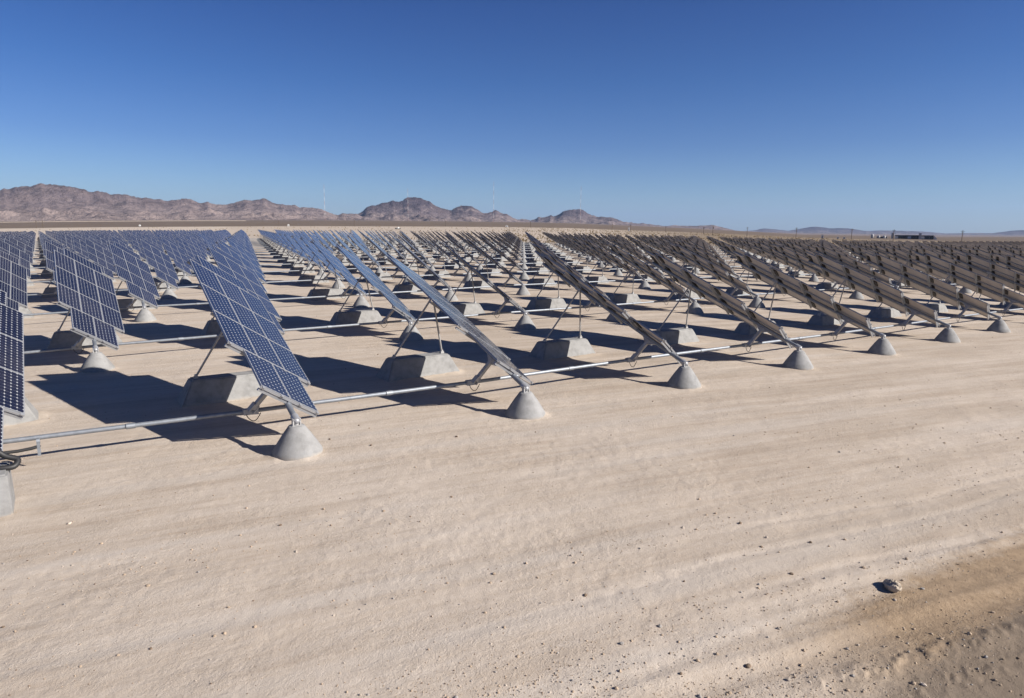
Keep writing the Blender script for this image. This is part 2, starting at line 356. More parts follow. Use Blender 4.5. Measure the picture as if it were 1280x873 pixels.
# ------------------------------------------------------------------ ground sheet
def build_ground():
    a = np.concatenate([np.arange(R(-13), R(84), R(.15)), np.linspace(R(84), R(347), 64)[:-1]]); na = len(a)
    r = [0.6]
    while r[-1] < 3.6: r.append(r[-1]*1.25)
    while r[-1] < 30: r.append(r[-1]*1.0052)
    while r[-1] < 60: r.append(r[-1]*1.012)
    while r[-1] < 400: r.append(r[-1]*1.025)
    while r[-1] < 32000: r.append(r[-1]*1.06)
    r = np.array(r); A, RR = np.meshgrid(a, r); X = RR*np.sin(A); Y = RR*np.cos(A)
    Z = height(X, Y)+detail(X, Y)
    V = np.stack([X, Y, Z], 2).reshape(-1, 3); V = np.concatenate([V, [[0, 0, gz(0, .6)]]])
    i = np.arange(len(r)-1)[:, None]*na; j = np.arange(na)[None]; j2 = (j+1) % na
    Q = np.stack([i+j, i+j2, i+na+j2, i+na+j], 2).reshape(-1, 4)[:, ::-1]
    c = len(V)-1; jj = np.arange(na)
    capq = np.stack([np.full(na, c), jj, (jj+1) % na], 1)[:, ::-1]
    me = np_mesh('ground', V, Q, [M_ground])
    at = me.attributes.new('pressed', 'FLOAT', 'POINT'); tp = tracks(V[:, 0]*DX+V[:, 1]*DY, -V[:, 0]*DY+V[:, 1]*DX)[1]*(1-sstep(20, 38, np.hypot(V[:, 0], V[:, 1])))
    at.data.foreach_set('value', tp.astype(np.float32))
    bm = bmesh.new(); bm.from_mesh(me); bm.verts.ensure_lookup_table()
    for q in capq: bm.faces.new([bm.verts[k] for k in q])
    bm.normal_update(); bm.to_mesh(me); bm.free()
    for p in me.polygons: p.use_smooth = True
    o = obj('ground', me); tag(o, kind='structure')
build_ground()

# ------------------------------------------------------------------ solar tracker prototype
TILT, RHO, U0, L, W, N0, HB = R(20.55), R(35.5), .645, 1.575, .79, .13, .72
def axis_frame(rho): return Matrix.Translation((0, 0, HB)) @ Matrix.Rotation(TILT, 4, 'X') @ Matrix.Rotation(rho, 4, 'Y')
ML, MW, MT = 1.555, .785, .046
def module(land=False, cheap=False):
    hx, hy = (MW/2, ML/2) if not land else (ML/2, MW/2)
    b = MB(); t = .018
    if cheap: b.box((0, 0, -MT/2), (hx, hy, MT/2-.001), 2)
    else:
        for s in (-1, 1):
            b.box((s*(hx-t/2), 0, -MT/2), (t/2, hy, MT/2), 1); b.box((0, s*(hy-t/2), -MT/2), (hx-t, t/2, MT/2), 1)
    k = len(b.f); z = .001 if cheap else -.004; e = t*.8 if cheap else t-.002
    b.add([(-hx+e, -hy+e, z), (hx-e, -hy+e, z), (hx-e, hy-e, z), (-hx+e, hy-e, z)], [(0, 1, 2, 3)], 0)
    g = .045
    u = [(-g, -g), (6+g, -g), (6+g, 12+g), (-g, 12+g)]
    b.uv[k] = [(q[1], q[0]) for q in (u[0], u[3], u[2], u[1])] if land else u
    if not cheap:
        b.add([(-hx+e, -hy+e, -.011), (-hx+e, hy-e, -.011), (hx-e, hy-e, -.011), (hx-e, -hy+e, -.011)], [(0, 1, 2, 3)], 2)
        b.box((0, hy-.15, -.034), (hx*.55, .075, .022), 3)
    else:      # a rim of frame around the glass
        pass
    return b
MODM = [M_cell, M_frame, M_back, M_black]
SLOTS = [(k*L+U0+L/2, v*W, False) for k in (1, 2, 3) for v in (-1, 0, 1)]+[(U0+L/2, -W/2, False), (U0+L/2, W/2, False), (U0+4*L+MW/2+.01, 0, True)]
def mod_mat(u, v): return Matrix.Translation((v, u, N0))
me_mod = module().mesh('solar_module', MODM); me_land = module(True).mesh('solar_module_landscape', MODM)

def rail(u, half, low=False):
    b = MB(); z = N0-MT-.066
    b.box((0, u, z), (half, .024, .03), 0)
    if low:                                    # end clamps that stick out past the last modules
        b.box((0, u-.035, N0-.03), (half, .010, .022), 0)
        for s in (-1, -.34, .34, 1): b.box((s*(half-.06), u-.04, N0-.006), (.035, .03, .012), 0)
    return b
PURL = [-W/2, W/2]
def purlin(v):
    b = MB(); b.box((v, U0+L+1.5*L, N0-MT-.017), (.022, 1.5*L, .016), 0); return b
RAILS = [(U0-.005, .80, True), (U0+L, 1.19, True), (U0+2*L, 1.17, False), (U0+3*L, 1.17, False), (U0+4*L, 1.17, False)]
def tube_mb():
    b = MB(); b.tube([(0, .02, -.0), (0, .20, 0), (0, U0+4*L+.74, 0)], .062, 14, 0)
    b.tube([(0, -.05, 0), (0, .14, 0)], .085, 14, 1)
    for u, h, _ in RAILS: b.box((0, u, .05), (.05, .05, .025), 0)
    return b
def arm_mb():
    b = MB(); u = 1.58
    b.box((0, u, -.44), (.045, .055, .385), 0)
    b.box((-.062, u, -.80), (.012, .07, .11), 0); b.box((.062, u, -.80), (.012, .07, .11), 0)
    b.add([(-.02, u-.30, -.06), (.02, u-.30, -.06), (.02, u+.30, -.06), (-.02, u+.30, -.06), (-.02, u-.06, -.2), (.02, u-.06, -.2), (.02, u+.06, -.2), (-.02, u+.06, -.2)],
          [(0, 1, 2, 3), (4, 7, 6, 5), (0, 4, 5, 1), (2, 6, 7, 3), (0, 3, 7, 4), (1, 5, 6, 2)], 0)
    return b
def pivot_mb():
    b = MB(); b.tube([(0, 0, .60), (0, 0, .66)], .05, 12, 0)
    b.box((-.075, 0, .69), (.012, .05, .075), 0); b.box((.075, 0, .69), (.012, .05, .075), 0)
    b.lathe([(.0, -.07), (.045, -.055), (.068, 0), (.045, .055), (0, .07)], 14, 1, (0, -.02, HB-.005))
    b.box((0, 0, .612), (.11, .09, .010), 0)
    return b
def cone_mb():
    b = MB(); prof = [(.505, -.08), (.522, .0), (.520, .05), (.500, .095), (.40, .26), (.29, .43), (.185, .575), (.165, .605), (.13, .615)]
    b.lathe(prof, 44, 0); return b
def block_mb(bev=True):
    bm = bmesh.new()
    y0, y1, yt0, yt1 = 5.22, 6.30, 5.50, 6.06; hb, ht, H = 1.36, 1.0, .64
    pts = [(BLX-hb, y0, -.08), (BLX+hb, y0, -.08), (BLX+hb, y1, -.08), (BLX-hb, y1, -.08), (BLX-ht, yt0, H), (BLX+ht, yt0, H), (BLX+ht, yt1, H), (BLX-ht, yt1, H)]
    v = [bm.verts.new(p) for p in pts]
    for f in ((0, 3, 2, 1), (4, 5, 6, 7), (0, 1, 5, 4), (1, 2, 6, 5), (2, 3, 7, 6), (3, 0, 4, 7)): bm.faces.new([v[i] for i in f])
    if bev: bmesh.ops.bevel(bm, geom=bm.edges[:], offset=.035, segments=2, affect='EDGES')
    bm.verts.index_update(); b = MB(); b.add([tuple(q.co) for q in bm.verts], [[q.index for q in f.verts] for f in bm.faces], 0); bm.free(); return b
APEX = (0, 5.06, 2.56)
FEET = [(BLX-.86, 5.76, .64), (BLX+.86, 5.76, .64)]
def leg_mb(k):
    b = MB(); f = FEET[k]; s = (-1, 1)[k]
    b.tube([(f[0], f[1], f[2]+.05), (s*.045, APEX[1], APEX[2]-.02)], .03, 10, 0)
    b.box((f[0], f[1], f[2]+.03), (.055, .055, .035), 0); b.box((f[0], f[1], f[2]+.075), (.03, .045, .04), 0)
    return b
def collar_mb():
    b = MB(); b.tube([(0, 5.26, 0), (0, 5.56, 0)], .092, 14, 0)
    return b
ROD_Y, ROD_Z = 1.84, .555
def loop_mb():
    b = MB(); pts = []
    for k in range(13):
        t = k/12; pts.append((-.62+.32*t, ROD_Y-.09+.01*math.sin(t*9), ROD_Z-.04-.17*math.sin(math.pi*t)**.8))
    b.tube(pts, .010, 6, 0); return b
ME = {
 'torque_tube': tube_mb().mesh('torque_tube', [M_steel, M_frame]), 'torque_arm': arm_mb().mesh('torque_arm', [M_steel2]),
 'pivot': pivot_mb().mesh('pivot', [M_steel2, M_frame]), 'footing': cone_mb().mesh('footing', [M_conc]), 'ballast_block': block_mb().mesh('ballast_block', [M_conc]),
 'collar': collar_mb().mesh('collar', [M_steel2]), 'cable_loop': loop_mb().mesh('cable_loop', [M_black]),
 'leg0': leg_mb(0).mesh('bipod_leg', [M_steel2]), 'leg1': leg_mb(1).mesh('bipod_leg', [M_steel2])}
ME_PURL = [purlin(q).mesh('purlin', [M_steel2]) for q in PURL]
ME_RAIL = [rail(*q).mesh('cross_rail', [M_frame if q[2] else M_steel2]) for q in RAILS]

def make_tracker(loc, rho, rz):
    t = empty('solar_tracker', loc, rz); A = axis_frame(rho)
    for u, v, land in SLOTS: obj('solar_module', me_land if land else me_mod, t, A @ mod_mat(u, v))
    for q in ME_RAIL: obj('cross_rail', q, t, A)
    for q in ME_PURL: obj('purlin', q, t, A)
    obj('torque_tube', ME['torque_tube'], t, A); obj('torque_arm', ME['torque_arm'], t, A)
    obj('pivot', ME['pivot'], t); obj('footing', ME['footing'], t); obj('ballast_block', ME['ballast_block'], t)
    obj('bipod_leg', ME['leg0'], t); obj('bipod_leg', ME['leg1'], t); obj('collar', ME['collar'], t, axis_frame(0)); obj('cable_loop', ME['cable_loop'], t)
    return t
ALLM = [M_cell, M_frame, M_back, M_black, M_steel, M_steel2, M_conc]
def one_mesh(cheap, rho=RHO):
    A = axis_frame(rho); b = MB()
    for u, v, land in SLOTS: b.merge(module(land, cheap), A @ mod_mat(u, v))
    def rem(o, table, M=None):
        o.m = [table[i] for i in o.m]; b.merge(o, M)
    for q in RAILS[:2] if cheap else RAILS: rem(rail(*q), [1 if q[2] else 5], A)
    if cheap:
        o = MB(); o.tube([(0, .0, 0), (0, U0+4*L+.7, 0)], .062, 6); rem(o, [4], A)
        o = MB(); o.lathe([(.52, -.3), (.52, .05), (.165, .61)], 10); rem(o, [6])
        rem(block_mb(False), [6])
        for k in (0, 1): o = MB(); o.tube([FEET[k], APEX], .03, 5); rem(o, [5])
        o = MB(); o.box((0, 1.58, -.44), (.045, .055, .385)); rem(o, [5], A)
    else:
        [rem(purlin(q), [5], A) for q in PURL]; rem(tube_mb(), [4, 1], A); rem(arm_mb(), [5], A); rem(pivot_mb(), [5, 1]); rem(cone_mb(), [6]); rem(block_mb(), [6])
        rem(leg_mb(0), [5]); rem(leg_mb(1), [5]); rem(collar_mb(), [5], axis_frame(0))
    return b
me_mids = [one_mesh(False, RHO+R(q)).mesh('solar_tracker_distant', ALLM) for q in (-1.4, -.4, .5, 1.6)]

# ------------------------------------------------------------------ where the trackers stand
def north_limit(e): return np.interp(e, [-60, 20, 62, 118, 126, 230], [440, 420, 262, 158, 150, 110])
def in_view(x, y, pad=60):
    z = float(height(x, y)); best = [to_frame((x+dx, y+dy, z+dz)) for dx, dy, dz in ((0, 0, 0), (-1.6, 0, 1), (1.6, 0, 1), (-1, 7, 3.6), (1, 7, 2.5), (-1.3, 5.7, 0), (1.2, 5.7, 0))]
    return any(q[2] > .5 and -4 < q[0] < 1284 and q[1] < 880 for q in best)
sites = []
for j in range(0, 40):
    for n in range(-40, 70):
        i = n+.5*(j % 2); x, y = site(i, j)
        if y < 8 or y > north_limit(x) or not in_view(x, y): continue
        sites.append((math.hypot(x, y), i, j, x, y))
sites.sort()
ORD = 'zeroth first second third fourth fifth sixth seventh eighth ninth tenth eleventh twelfth thirteenth fourteenth fifteenth sixteenth seventeenth eighteenth nineteenth'.split()
TENS = {2: 'twent', 3: 'thirt', 4: 'fort', 5: 'fift', 6: 'sixt'}
def ordinal(n):
    if n < 20: return ORD[n]
    t, u = divmod(n, 10); return TENS[t]+('ieth' if u == 0 else 'y-'+ORD[u])
rows = {}
for s in sites: rows.setdefault(s[2], []).append(s)
rank = {}
for j, q in rows.items():
    for k, s in enumerate(sorted(q, key=lambda s: s[1])): rank[(s[1], j)] = k+1
FRONT = {-1: 'dark panel cut off by the left edge of the picture, beside the black hose',
 0: 'foreground tracker with its full blue cell face showing above the nearest concrete cone',
 1: 'front-row tracker seen almost edge-on with pale blue glass, right of the nearest cone',
 2: 'front-row tracker edge-on and dark, second cone to the right of the nearest',
 3: 'front-row tracker just turned to its grey back, third cone right of the nearest',
 4: 'front-row tracker with grey back, fourth cone right of the nearest',
 5: 'grey-backed front-row tracker, last but one cone along the dirt road',
 6: 'grey-backed front-row tracker at the right end, farthest cone along the dirt road'}
rods = {}
NEAR, ALL = 95, 300
for k, (d, i, j, x, y) in enumerate(sites[:ALL]):
    z = float(height(x, y))+(float(detail(x+.9, y+.9)[0])*.3 if k < NEAR else 0); loc = (x, y, z)
    fx = to_frame((x, y, z+.5))[0]
    face = 'blue-faced' if fx < 430 else 'edge-on' if fx < 720 else 'grey-backed'
    if k < NEAR: t = make_tracker(loc, RHO+R(rng.uniform(-1.1, 1.1) if j else (-2.4 if i == 1 else rng.uniform(-.3, .3))), R(rng.uniform(-.5, .5)) if j else 0)
    else:
        t = obj('solar_tracker', rng.choice(me_mids)); t.location = loc; t.rotation_euler = (0, 0, R(rng.uniform(-.7, .7)))
    lab = FRONT.get(i) if j == 0 else None
    if not lab: lab = '%s solar tracker, %s from the left in the %s row from the dirt road' % (face, ordinal(rank[(i, j)]), ordinal(j+1))
    tag(t, lab, 'solar tracker', 'solar trackers standing in staggered rows')
# the farthest trackers, past the first 300
far = one_mesh(True)
fv = np.array(far.v); FV = []; FF = []; FM = []; FU = []
rest = sites[ALL:]
bigv = []; bigf = []; bigm = []; biguv = []
for d, i, j, x, y in rest:
    z = float(height(x, y)); n = len(bigv)
    bigv.extend((v[0]+x, v[1]+y, v[2]+z) for v in far.v); bigf.extend([q+n for q in f] for f in far.f); bigm.extend(far.m)
me = bpy.data.meshes.new('distant_trackers'); me.from_pydata(bigv, [], bigf)
for q in ALLM: me.materials.append(q)
me.polygons.foreach_set('material_index', bigm)
ul = me.uv_layers.new(name='UVMap'); nl = sum(len(f) for f in far.f); uv1 = np.zeros((nl, 2)); p = 0
for fi, f in enumerate(far.f):
    if fi in far.uv: uv1[p:p+len(f)] = far.uv[fi]
    p += len(f)
ul.data.foreach_set('uv', np.tile(uv1, (len(rest), 1)).astype(np.float32).ravel()); me.update()
tag(obj('distant_trackers', me), 'farthest rows of solar trackers merging into one blue and grey mass', 'solar trackers', kind='stuff')
print('trackers', len(sites), 'far', len(rest))

# ------------------------------------------------------------------ drive pipes, one along each row
for j in sorted(rows):
    if j > 22: continue
    q = sorted(rows[j], key=lambda s: s[1]); pts = []
    i0, i1 = q[0][1], q[-1][1]
    ii = [i0-1.2]+[s[1] for s in q]+[i1+1.2]
    for i in ii:
        x, y = site(round(i*2)/2 if (i, j) in NUDGE else i, j); y += ROD_Y; pts.append((x, y, float(height(x, y))+ROD_Z))
    b = MB(); n = 12 if j < 6 else 6
    b.tube(pts, .052, n, 0)
    if j < 6:
        for s in q:           # clamp sleeve where each torque arm grips the pipe
            x, y = site(s[1], j); y += ROD_Y; z = float(height(x, y))+ROD_Z
            b.box((x-.5, y+.5*.0206, z), (.16, .072, .066), 1)
        for a, c in zip(pts[1:-1], pts[2:-1]):   # bolted joint half way
            x, y, z = [(u+v)/2 for u, v in zip(a, c)]; b.tube([(x-.09, y, z), (x+.09, y, z)], .064, n, 0)
    o = obj('drive_pipe', b.mesh('drive_pipe', [M_steel, M_steel2]))
    tag(o, 'long zinc pipe linking the trackers of the %s row from the dirt road' % ordinal(j+1), 'drive pipe', 'drive pipes along the tracker rows')

# ------------------------------------------------------------------ pier, hose and strap at the left edge
def left_edge():
    t = empty('drive_pier', (-1.62, 13.72, gz(-1.62, 13.72)))
    bm = bmesh.new(); bmesh.ops.create_cube(bm, size=1)
    for v in bm.verts:
        top = v.co.z > 0
        v.co = (v.co.x*(1.26 if top else 1.30), v.co.y*(.78 if top else .82), .74 if top else -.06)
    bmesh.ops.bevel(bm, geom=bm.edges[:], offset=.03, segments=2, affect='EDGES')
    me = bpy.data.meshes.new('pier_block'); bm.to_mesh(me); bm.free(); me.materials.append(M_conc); obj('pier_block', me, t)
    b = MB(); b.box((0, 0, .746), (.52, .28, .008), 0); b.box((-.1, 0, .80), (.28, .2, .05), 0); obj('top_plate', b.mesh('top_plate', [M_steel]), t)
    tag(t, 'grey concrete pier cut by the left edge of the picture, beside the hose', 'pier')
    b = MB(); P = [Vector(p) for p in ((-2.1, 14.1, .78), (-1.62, 13.98, .86), (-1.32, 13.9, .90), (-1.16, 13.86, .86), (-1.02, 13.82, .74), (-.86, 13.78, .66), (-.90, 13.68, .58), (-1.04, 13.66, .575), (-1.25, 13.70, .60))]
    pts = []
    for k in range(len(P)-1):
        a, c, d, e = P[max(k-1, 0)], P[k], P[k+1], P[min(k+2, len(P)-1)]
        for s in range(8):
            u = s/8; pts.append(.5*((2*c)+(d-a)*u+(2*a-5*c+4*d-e)*u*u+(3*c-a-3*d+e)*u**3))
    pts.append(P[-1]); b.tube(pts, [.047+.004*(k % 2) for k in range(len(pts))], 12)
    o = obj('hose', b.mesh('hose', [M_black])); o.location.z = gz(-1.2, 13.7)+.16
    tag(o, 'thick black hose bent over the concrete pier at the left edge', 'hose')
    t = empty('cable_strap', (0, 0, 0)); x, y = site(-1, 0); y = 13.95+ROD_Y; x = -.62; z = gz(x, y)+ROD_Z
    t.location = (x, y, z)
    b = MB(); b.tube([(-.03, 0, 0), (.03, 0, 0)], .068, 12); b.box((0, -.06, -.16), (.028, .008, .13)); obj('bracket', b.mesh('bracket', [M_steel]), t)
    b = MB(); b.tube([(-1.4, -.03, -.10), (-.7, -.03, -.13), (-.35, -.035, -.14), (-.12, -.035, -.125), (0, -.03, -.10), (.02, -.02, -.085)], .034, 8); obj('cable', b.mesh('cable', [M_black]), t)
    tag(t, 'short bracket holding a black cable under the front drive pipe, far left', 'cable bracket')
left_edge()

# ------------------------------------------------------------------ stones and gravel
def stone_mesh(name, r, sq, seed, mats, sub=3, rough=.35):
    bm = bmesh.new(); bmesh.ops.create_icosphere(bm, subdivisions=sub, radius=1)
    o = Vector((seed*7.1, seed*3.3, seed*1.7))
    for v in bm.verts:
        c = v.co.copy(); k = 1+rough*noise.noise(c*1.1+o)+.4*rough*noise.noise(c*2.7+o)+.12*noise.noise(c*7+o)
        k = min(k, 1.02+.06*noise.noise(c*4+o)); v.co = Vector((c.x*sq[0], c.y*sq[1], c.z*sq[2]))*k*r
    me = bpy.data.meshes.new(name); bm.to_mesh(me); bm.free()
    for mt in mats: me.materials.append(mt)
    for p in me.polygons: p.use_smooth = False
    return me
M_rock = plain('pale_rock', (.43, .37, .31), .9, 0, .3, 9, .3, .6)
M_tan = plain('tan_rock', (.39, .335, .27), .9, 0, .3, 9, .3, .6)
M_rock2 = plain('brown_rock', (.17, .125, .09), .9, 0, .3, 9, .3, .5)
M_rock3 = plain('grey_rock', (.30, .28, .26), .9, 0, .3, 9, .3, .5)
me = stone_mesh('rock', .118, (1.25, .85, .72), 3, [M_rock], 4, .55)
me.materials.clear(); me.materials.append(M_tan)
o = obj('rock', me); o.location = (8.99, 3.78, gz(8.99, 3.78)+.055); o.rotation_euler = (.25, .3, .9)
tag(o, 'pale fist-shaped rock on brown soil near the lower right corner', 'rock')
STN = [(5.92, 3.86, .062, 'dark brown clod near the bottom edge, right of centre', M_rock2), (8.72, 3.62, .045, 'small pale stone just below the big rock', M_rock),
 (9.35, 3.55, .05, 'grey stone on brown soil to the lower right of the big rock', M_rock3), (9.3, 5.15, .05, 'brown stone on the road well above the big rock', M_rock2),
 (8.15, 4.75, .05, 'brown stone left of the big rock, inside the scattered clods', M_rock2), (8.9, 6.15, .055, 'dark stone alone on the pale road right of centre', M_rock2),
 (.5, 7.9, .035, 'small dark pebble near the bottom edge on the left', M_rock2), (-.92, 9.45, .035, 'dark pebble by the left edge low in the picture', M_rock2),
 (5.35, 13.1, .055, 'dark stone on the sand between the two nearest cones', M_rock2), (7.2, 12.55, .06, 'dark stone left of the second cone of the front row', M_rock2), (-.2, 12.35, .06, 'pale stone on the sand right of the left pier', M_rock), (4.75, 14.05, .05, 'dark stone just right of the nearest cone', M_rock2)]
for k, (x, y, r, lab, mt) in enumerate(STN):
    r *= .5; o = obj('stone', stone_mesh('stone', r, (1.2, .9, .7), 10+k, [mt], 3, .5)); o.location = (x, y, gz(x, y)+r*.35); o.rotation_euler = (0, 0, k*1.3)
    tag(o, lab, 'stone', 'loose stones on the dirt')
M_clod = plain('soil_clod', (.37, .29, .215), .95, 0, .25, 9, .2)
def gravel():
    bm = bmesh.new(); bmesh.ops.create_icosphere(bm, subdivisions=1, radius=1); base = np.array([v.co[:] for v in bm.verts]); fc = np.array([[v.index for v in f.verts] for f in bm.faces]); bm.free()
    n = 170000; a = R(-8)+nr.rand(n)*R(88); r = 6+34*nr.rand(n)**1.5; x = r*np.sin(a); y = r*np.cos(a)
    al = x*DX+y*DY; v = -x*DY+y*DX
    dens = fbm(al*.22+4, v*1.5, 4); dens = np.clip((dens-.46)*5, 0, 1)**1.5
    vc = 4.42-.075*(al-6); band = np.exp(-((v-vc)/.3)**2)*1.6*sstep(3.6, 5.5, al)+np.exp(-((v-6.05)/.3)**2)*1.5*sstep(2.8, 4.2, al)*(1-sstep(6.5, 8, al))*np.clip(fbm(al*2, v*4, 3)*3-1.1, 0, 1)+np.exp(-((v-5.55)/.45)**2)*.8*sstep(1, 3, al)*fbm(al*.9, v*2, 3)+np.exp(-((v-4.3)/.5)**2)*.9*sstep(3, 5, al)+np.exp(-((v-7.9)/.25)**2)*.15
    p = np.clip(.07+.30*dens+band, 0, 1)*np.where(v > 11.5, .22, 1)
    keep = nr.rand(n) < p*.42; x, y = x[keep], y[keep]; k = len(x); rr = np.hypot(x, y)
    s = .0043*np.exp(nr.randn(k)*.55)*(1+.03*rr); s = np.clip(s, .0035, .026)
    z = height(x, y)+detail(x, y)
    V = base[None]*(1+.35*(nr.rand(k, 12, 1)-.5))*s[:, None, None]*(1+.5*(nr.rand(k, 1, 3)-.5))*np.array([1, 1, .75])
    th = nr.rand(k)*6.28; c, sn = np.cos(th)[:, None], np.sin(th)[:, None]
    X = V[:, :, 0]*c-V[:, :, 1]*sn+x[:, None]; Y = V[:, :, 0]*sn+V[:, :, 1]*c+y[:, None]; Z = V[:, :, 2]+(z+s*.3)[:, None]
    Vt = np.stack([X, Y, Z], 2).reshape(-1, 3); Q = (fc[None]+(np.arange(k)*12)[:, None, None]).reshape(-1, 3)
    mi = np.repeat(nr.choice(4, k, p=[.14, .10, .14, .62]), 20)
    o = obj('gravel', np_mesh('gravel', Vt, Q, [M_rock, M_rock2, M_rock3, M_clod], False, mi))
    tag(o, 'fine gravel and clods strewn over the pale dirt', 'gravel', kind='stuff'); print('gravel', k)
gravel()

# ------------------------------------------------------------------ dry scrub round the field
def scrub_mat():
    mt, nt, b = mat('dry_scrub', .9, 0, .2); g = N(nt, 'ShaderNodeNewGeometry')
    nt.links.new(ramp(nt, tex(nt, g.outputs['Position'], .6, 3), [(.3, (.12, .10, .05)), (.5, (.24, .18, .095)), (.7, (.36, .26, .14))]), b.inputs['Base Color']); return mt
def scrub():
    V = []; n = 0; cnt = 16000
    a = R(-8)+nr.rand(cnt)*R(88); r = 150+nr.rand(cnt)**1.4*700; x = r*np.sin(a); y = r*np.cos(a)
    k = (y > north_limit(x)+6) & (nr.rand(cnt) < np.where(a > R(34), 1., .25)) & (fbm(x*.03, y*.03, 3) > .40)
    x, y, r = x[k], y[k], r[k]; z = height(x, y); m_ = len(x); T = 16
    th = nr.rand(m_, T)*6.283; sz = (.35+.5*nr.rand(m_))[:, None]; lean = .25+.75*nr.rand(m_, T)
    bx = x[:, None]+.15*nr.randn(m_, T)*sz; by = y[:, None]+.15*nr.randn(m_, T)*sz
    tx = bx+np.cos(th)*lean*sz*.9; ty = by+np.sin(th)*lean*sz*.9; tz = z[:, None]+sz*(1.15-lean*.75)
    wx = -np.sin(th)*.13*sz; wy = np.cos(th)*.13*sz; bz = z[:, None]-.05+0*bx
    mx, my, mz = (bx+tx)/2, (by+ty)/2, (bz+tz)/2+.05*sz
    Vt = np.stack([np.stack([bx, by, bz], 2), np.stack([mx+wx, my+wy, mz], 2), np.stack([tx, ty, tz], 2), np.stack([mx-wx, my-wy, mz], 2)], 2).reshape(-1, 3)
    Q = np.arange(len(Vt)).reshape(-1, 4)
    o = obj('desert_scrub', np_mesh('desert_scrub', Vt, Q, [scrub_mat()], False)); tag(o, 'dry tan and olive scrub around the back of the field', 'scrub', kind='stuff')
scrub()

# ------------------------------------------------------------------ mountains
def mountain_mat(name, lo, mid, top, sc):
    mt, nt, b = mat(name, .95, 0, .1); g = N(nt, 'ShaderNodeNewGeometry'); p = g.outputs['Position']
    sp = N(nt, 'ShaderNodeSeparateXYZ'); nt.links.new(p, sp.inputs[0])
    n1 = tex(nt, p, sc, 8, .7); n2 = tex(nt, p, sc*5, 6, .7)
    at = N(nt, 'ShaderNodeAttribute', attribute_name='rel'); f = mth(nt, 'ADD', at.outputs['Fac'], mth(nt, 'MULTIPLY', mth(nt, 'SUBTRACT', n1, .5), 1.3))
    c = ramp(nt, f, [(.15, lo), (.5, mid), (.95, top)])  # rock tones also carry painted haze: lighter and more purple
    c = mix(nt, mapr(nt, n2, .46, .60, 0, .62), c, tuple(q*.45 for q in top))
    n3 = tex(nt, p, sc*3.1, 7, .75); c = mix(nt, mapr(nt, n3, .54, .66, 0, .5), c, tuple(min(1, q*1.35) for q in lo))
    c = mix(nt, mapr(nt, n1, .55, .75, 0, .4), c, (.27, .20, .16))
    nt.links.new(c, b.inputs['Base Color']); bump(nt, b, tex(nt, p, sc*4, 8, .7, ), 1., .14/sc); return mt
def mountains(name, prof, r0, depth, back, mt, seed, nscale, step, rough=.62):
    px = np.array([p[0] for p in prof], float); py = np.array([p[1] for p in prof], float)
    xs = np.arange(px[0], px[-1]+.01, step); ys = np.interp(xs, px, py); ys = ys+(fbm(xs*.13+seed, xs*0+seed, 5, .68)-.5+.55*(.45-ridged(xs*.085+seed*2, xs*0+3.3, 4, .6)))*4.2*np.clip((289-ys)/14, .15, 1)
    az = np.array([bearing(a, b)[0] for a, b in zip(xs, ys)]); el = np.array([bearing(a, b)[1] for a, b in zip(xs, ys)])
    ts = np.concatenate([np.linspace(0, 1, 70), 1+np.linspace(0, 1, 14)[1:]]); rel = []
    rows_ = []; att = []
    for t in ts:
        r = r0-depth*(1-t) if t <= 1 else r0+back*(t-1)
        x = r*np.sin(az); y = r*np.cos(az); base = height(x, y)-5
        H = np.maximum(EYE+r0*np.tan(el)-base, 5)
        if t <= 1:
            rg = ridged(x/nscale+seed, y/nscale+seed, 6, .58); sm = fbm(x/nscale*.5+seed, y/nscale*.5, 4)
            env = .16*t+.84*t**2.2; q = env*(1-rough*1.5*(1-t)**.6*(1-rg)*(.6+.8*sm)) if t < 1 else np.ones_like(rg)
            rf = ridged(x/nscale*3.7+seed*2, y/nscale*3.7, 5, .6); q = np.clip(q+t*(1-t)*(1.35*(rg-.35)+.6*(rf-.4)), 0, None)
            h = H*q; lim = (EYE+r*np.tan(el)*(.985 if t < 1 else 1))-base; h = np.minimum(h, np.maximum(lim, 2))
        else: h = H*(1-(t-1))**1.2-8*(t-1)
        rows_.append(np.stack([x, y, base+h], 1)); att.append(h/np.maximum(H.max()*.75, 1))
    V = np.concatenate(rows_); na = len(xs)
    i = np.arange(len(ts)-1)[:, None]*na; j = np.arange(na-1)[None]
    Q = np.stack([i+j, i+j+1, i+na+j+1, i+na+j], 2).reshape(-1, 4)[:, ::-1]
    me = np_mesh(name, V, Q, [mt], True); at = me.attributes.new('rel', 'FLOAT', 'POINT'); at.data.foreach_set('value', np.concatenate(att).astype(np.float32))
    tag(obj(name, me), kind='structure')
A_ = [(-330, 262), (-220, 250), (-120, 244), (-60, 240), (-20, 236), (0, 237), (10, 237), (26, 233.7), (38.7, 232.7), (52.8, 229.3), (67, 230.6), (85, 233), (100, 235), (111, 239), (126, 239), (137, 243), (149, 243.5), (167, 246), (185, 247.4), (206, 250), (219, 249), (232, 247.4), (242, 250), (252, 253.3), (260, 252), (273, 256), (285, 254.5), (291, 253.8), (304, 250.7), (326, 248.7), (337, 249.7), (345, 254), (358, 255.9), (387, 259.8), (406, 263.8), (417, 267.8), (433, 267.3), (446, 268), (470, 274), (500, 279)]
B_ = [(400, 281), (430, 272), (445, 267.8), (459, 259.8), (470, 256), (480, 253), (491, 251.3), (499, 253), (503, 250), (507, 246.5), (512, 245.6), (523, 247.4), (528, 249), (536, 251.9), (541, 255), (547, 258.5), (557, 260.6), (565, 263), (571, 259), (579, 257), (589, 258.5), (597, 262.5), (605, 267.3), (611, 266), (619, 262.5), (627, 265), (634, 268), (647, 275), (665, 280), (690, 284)]
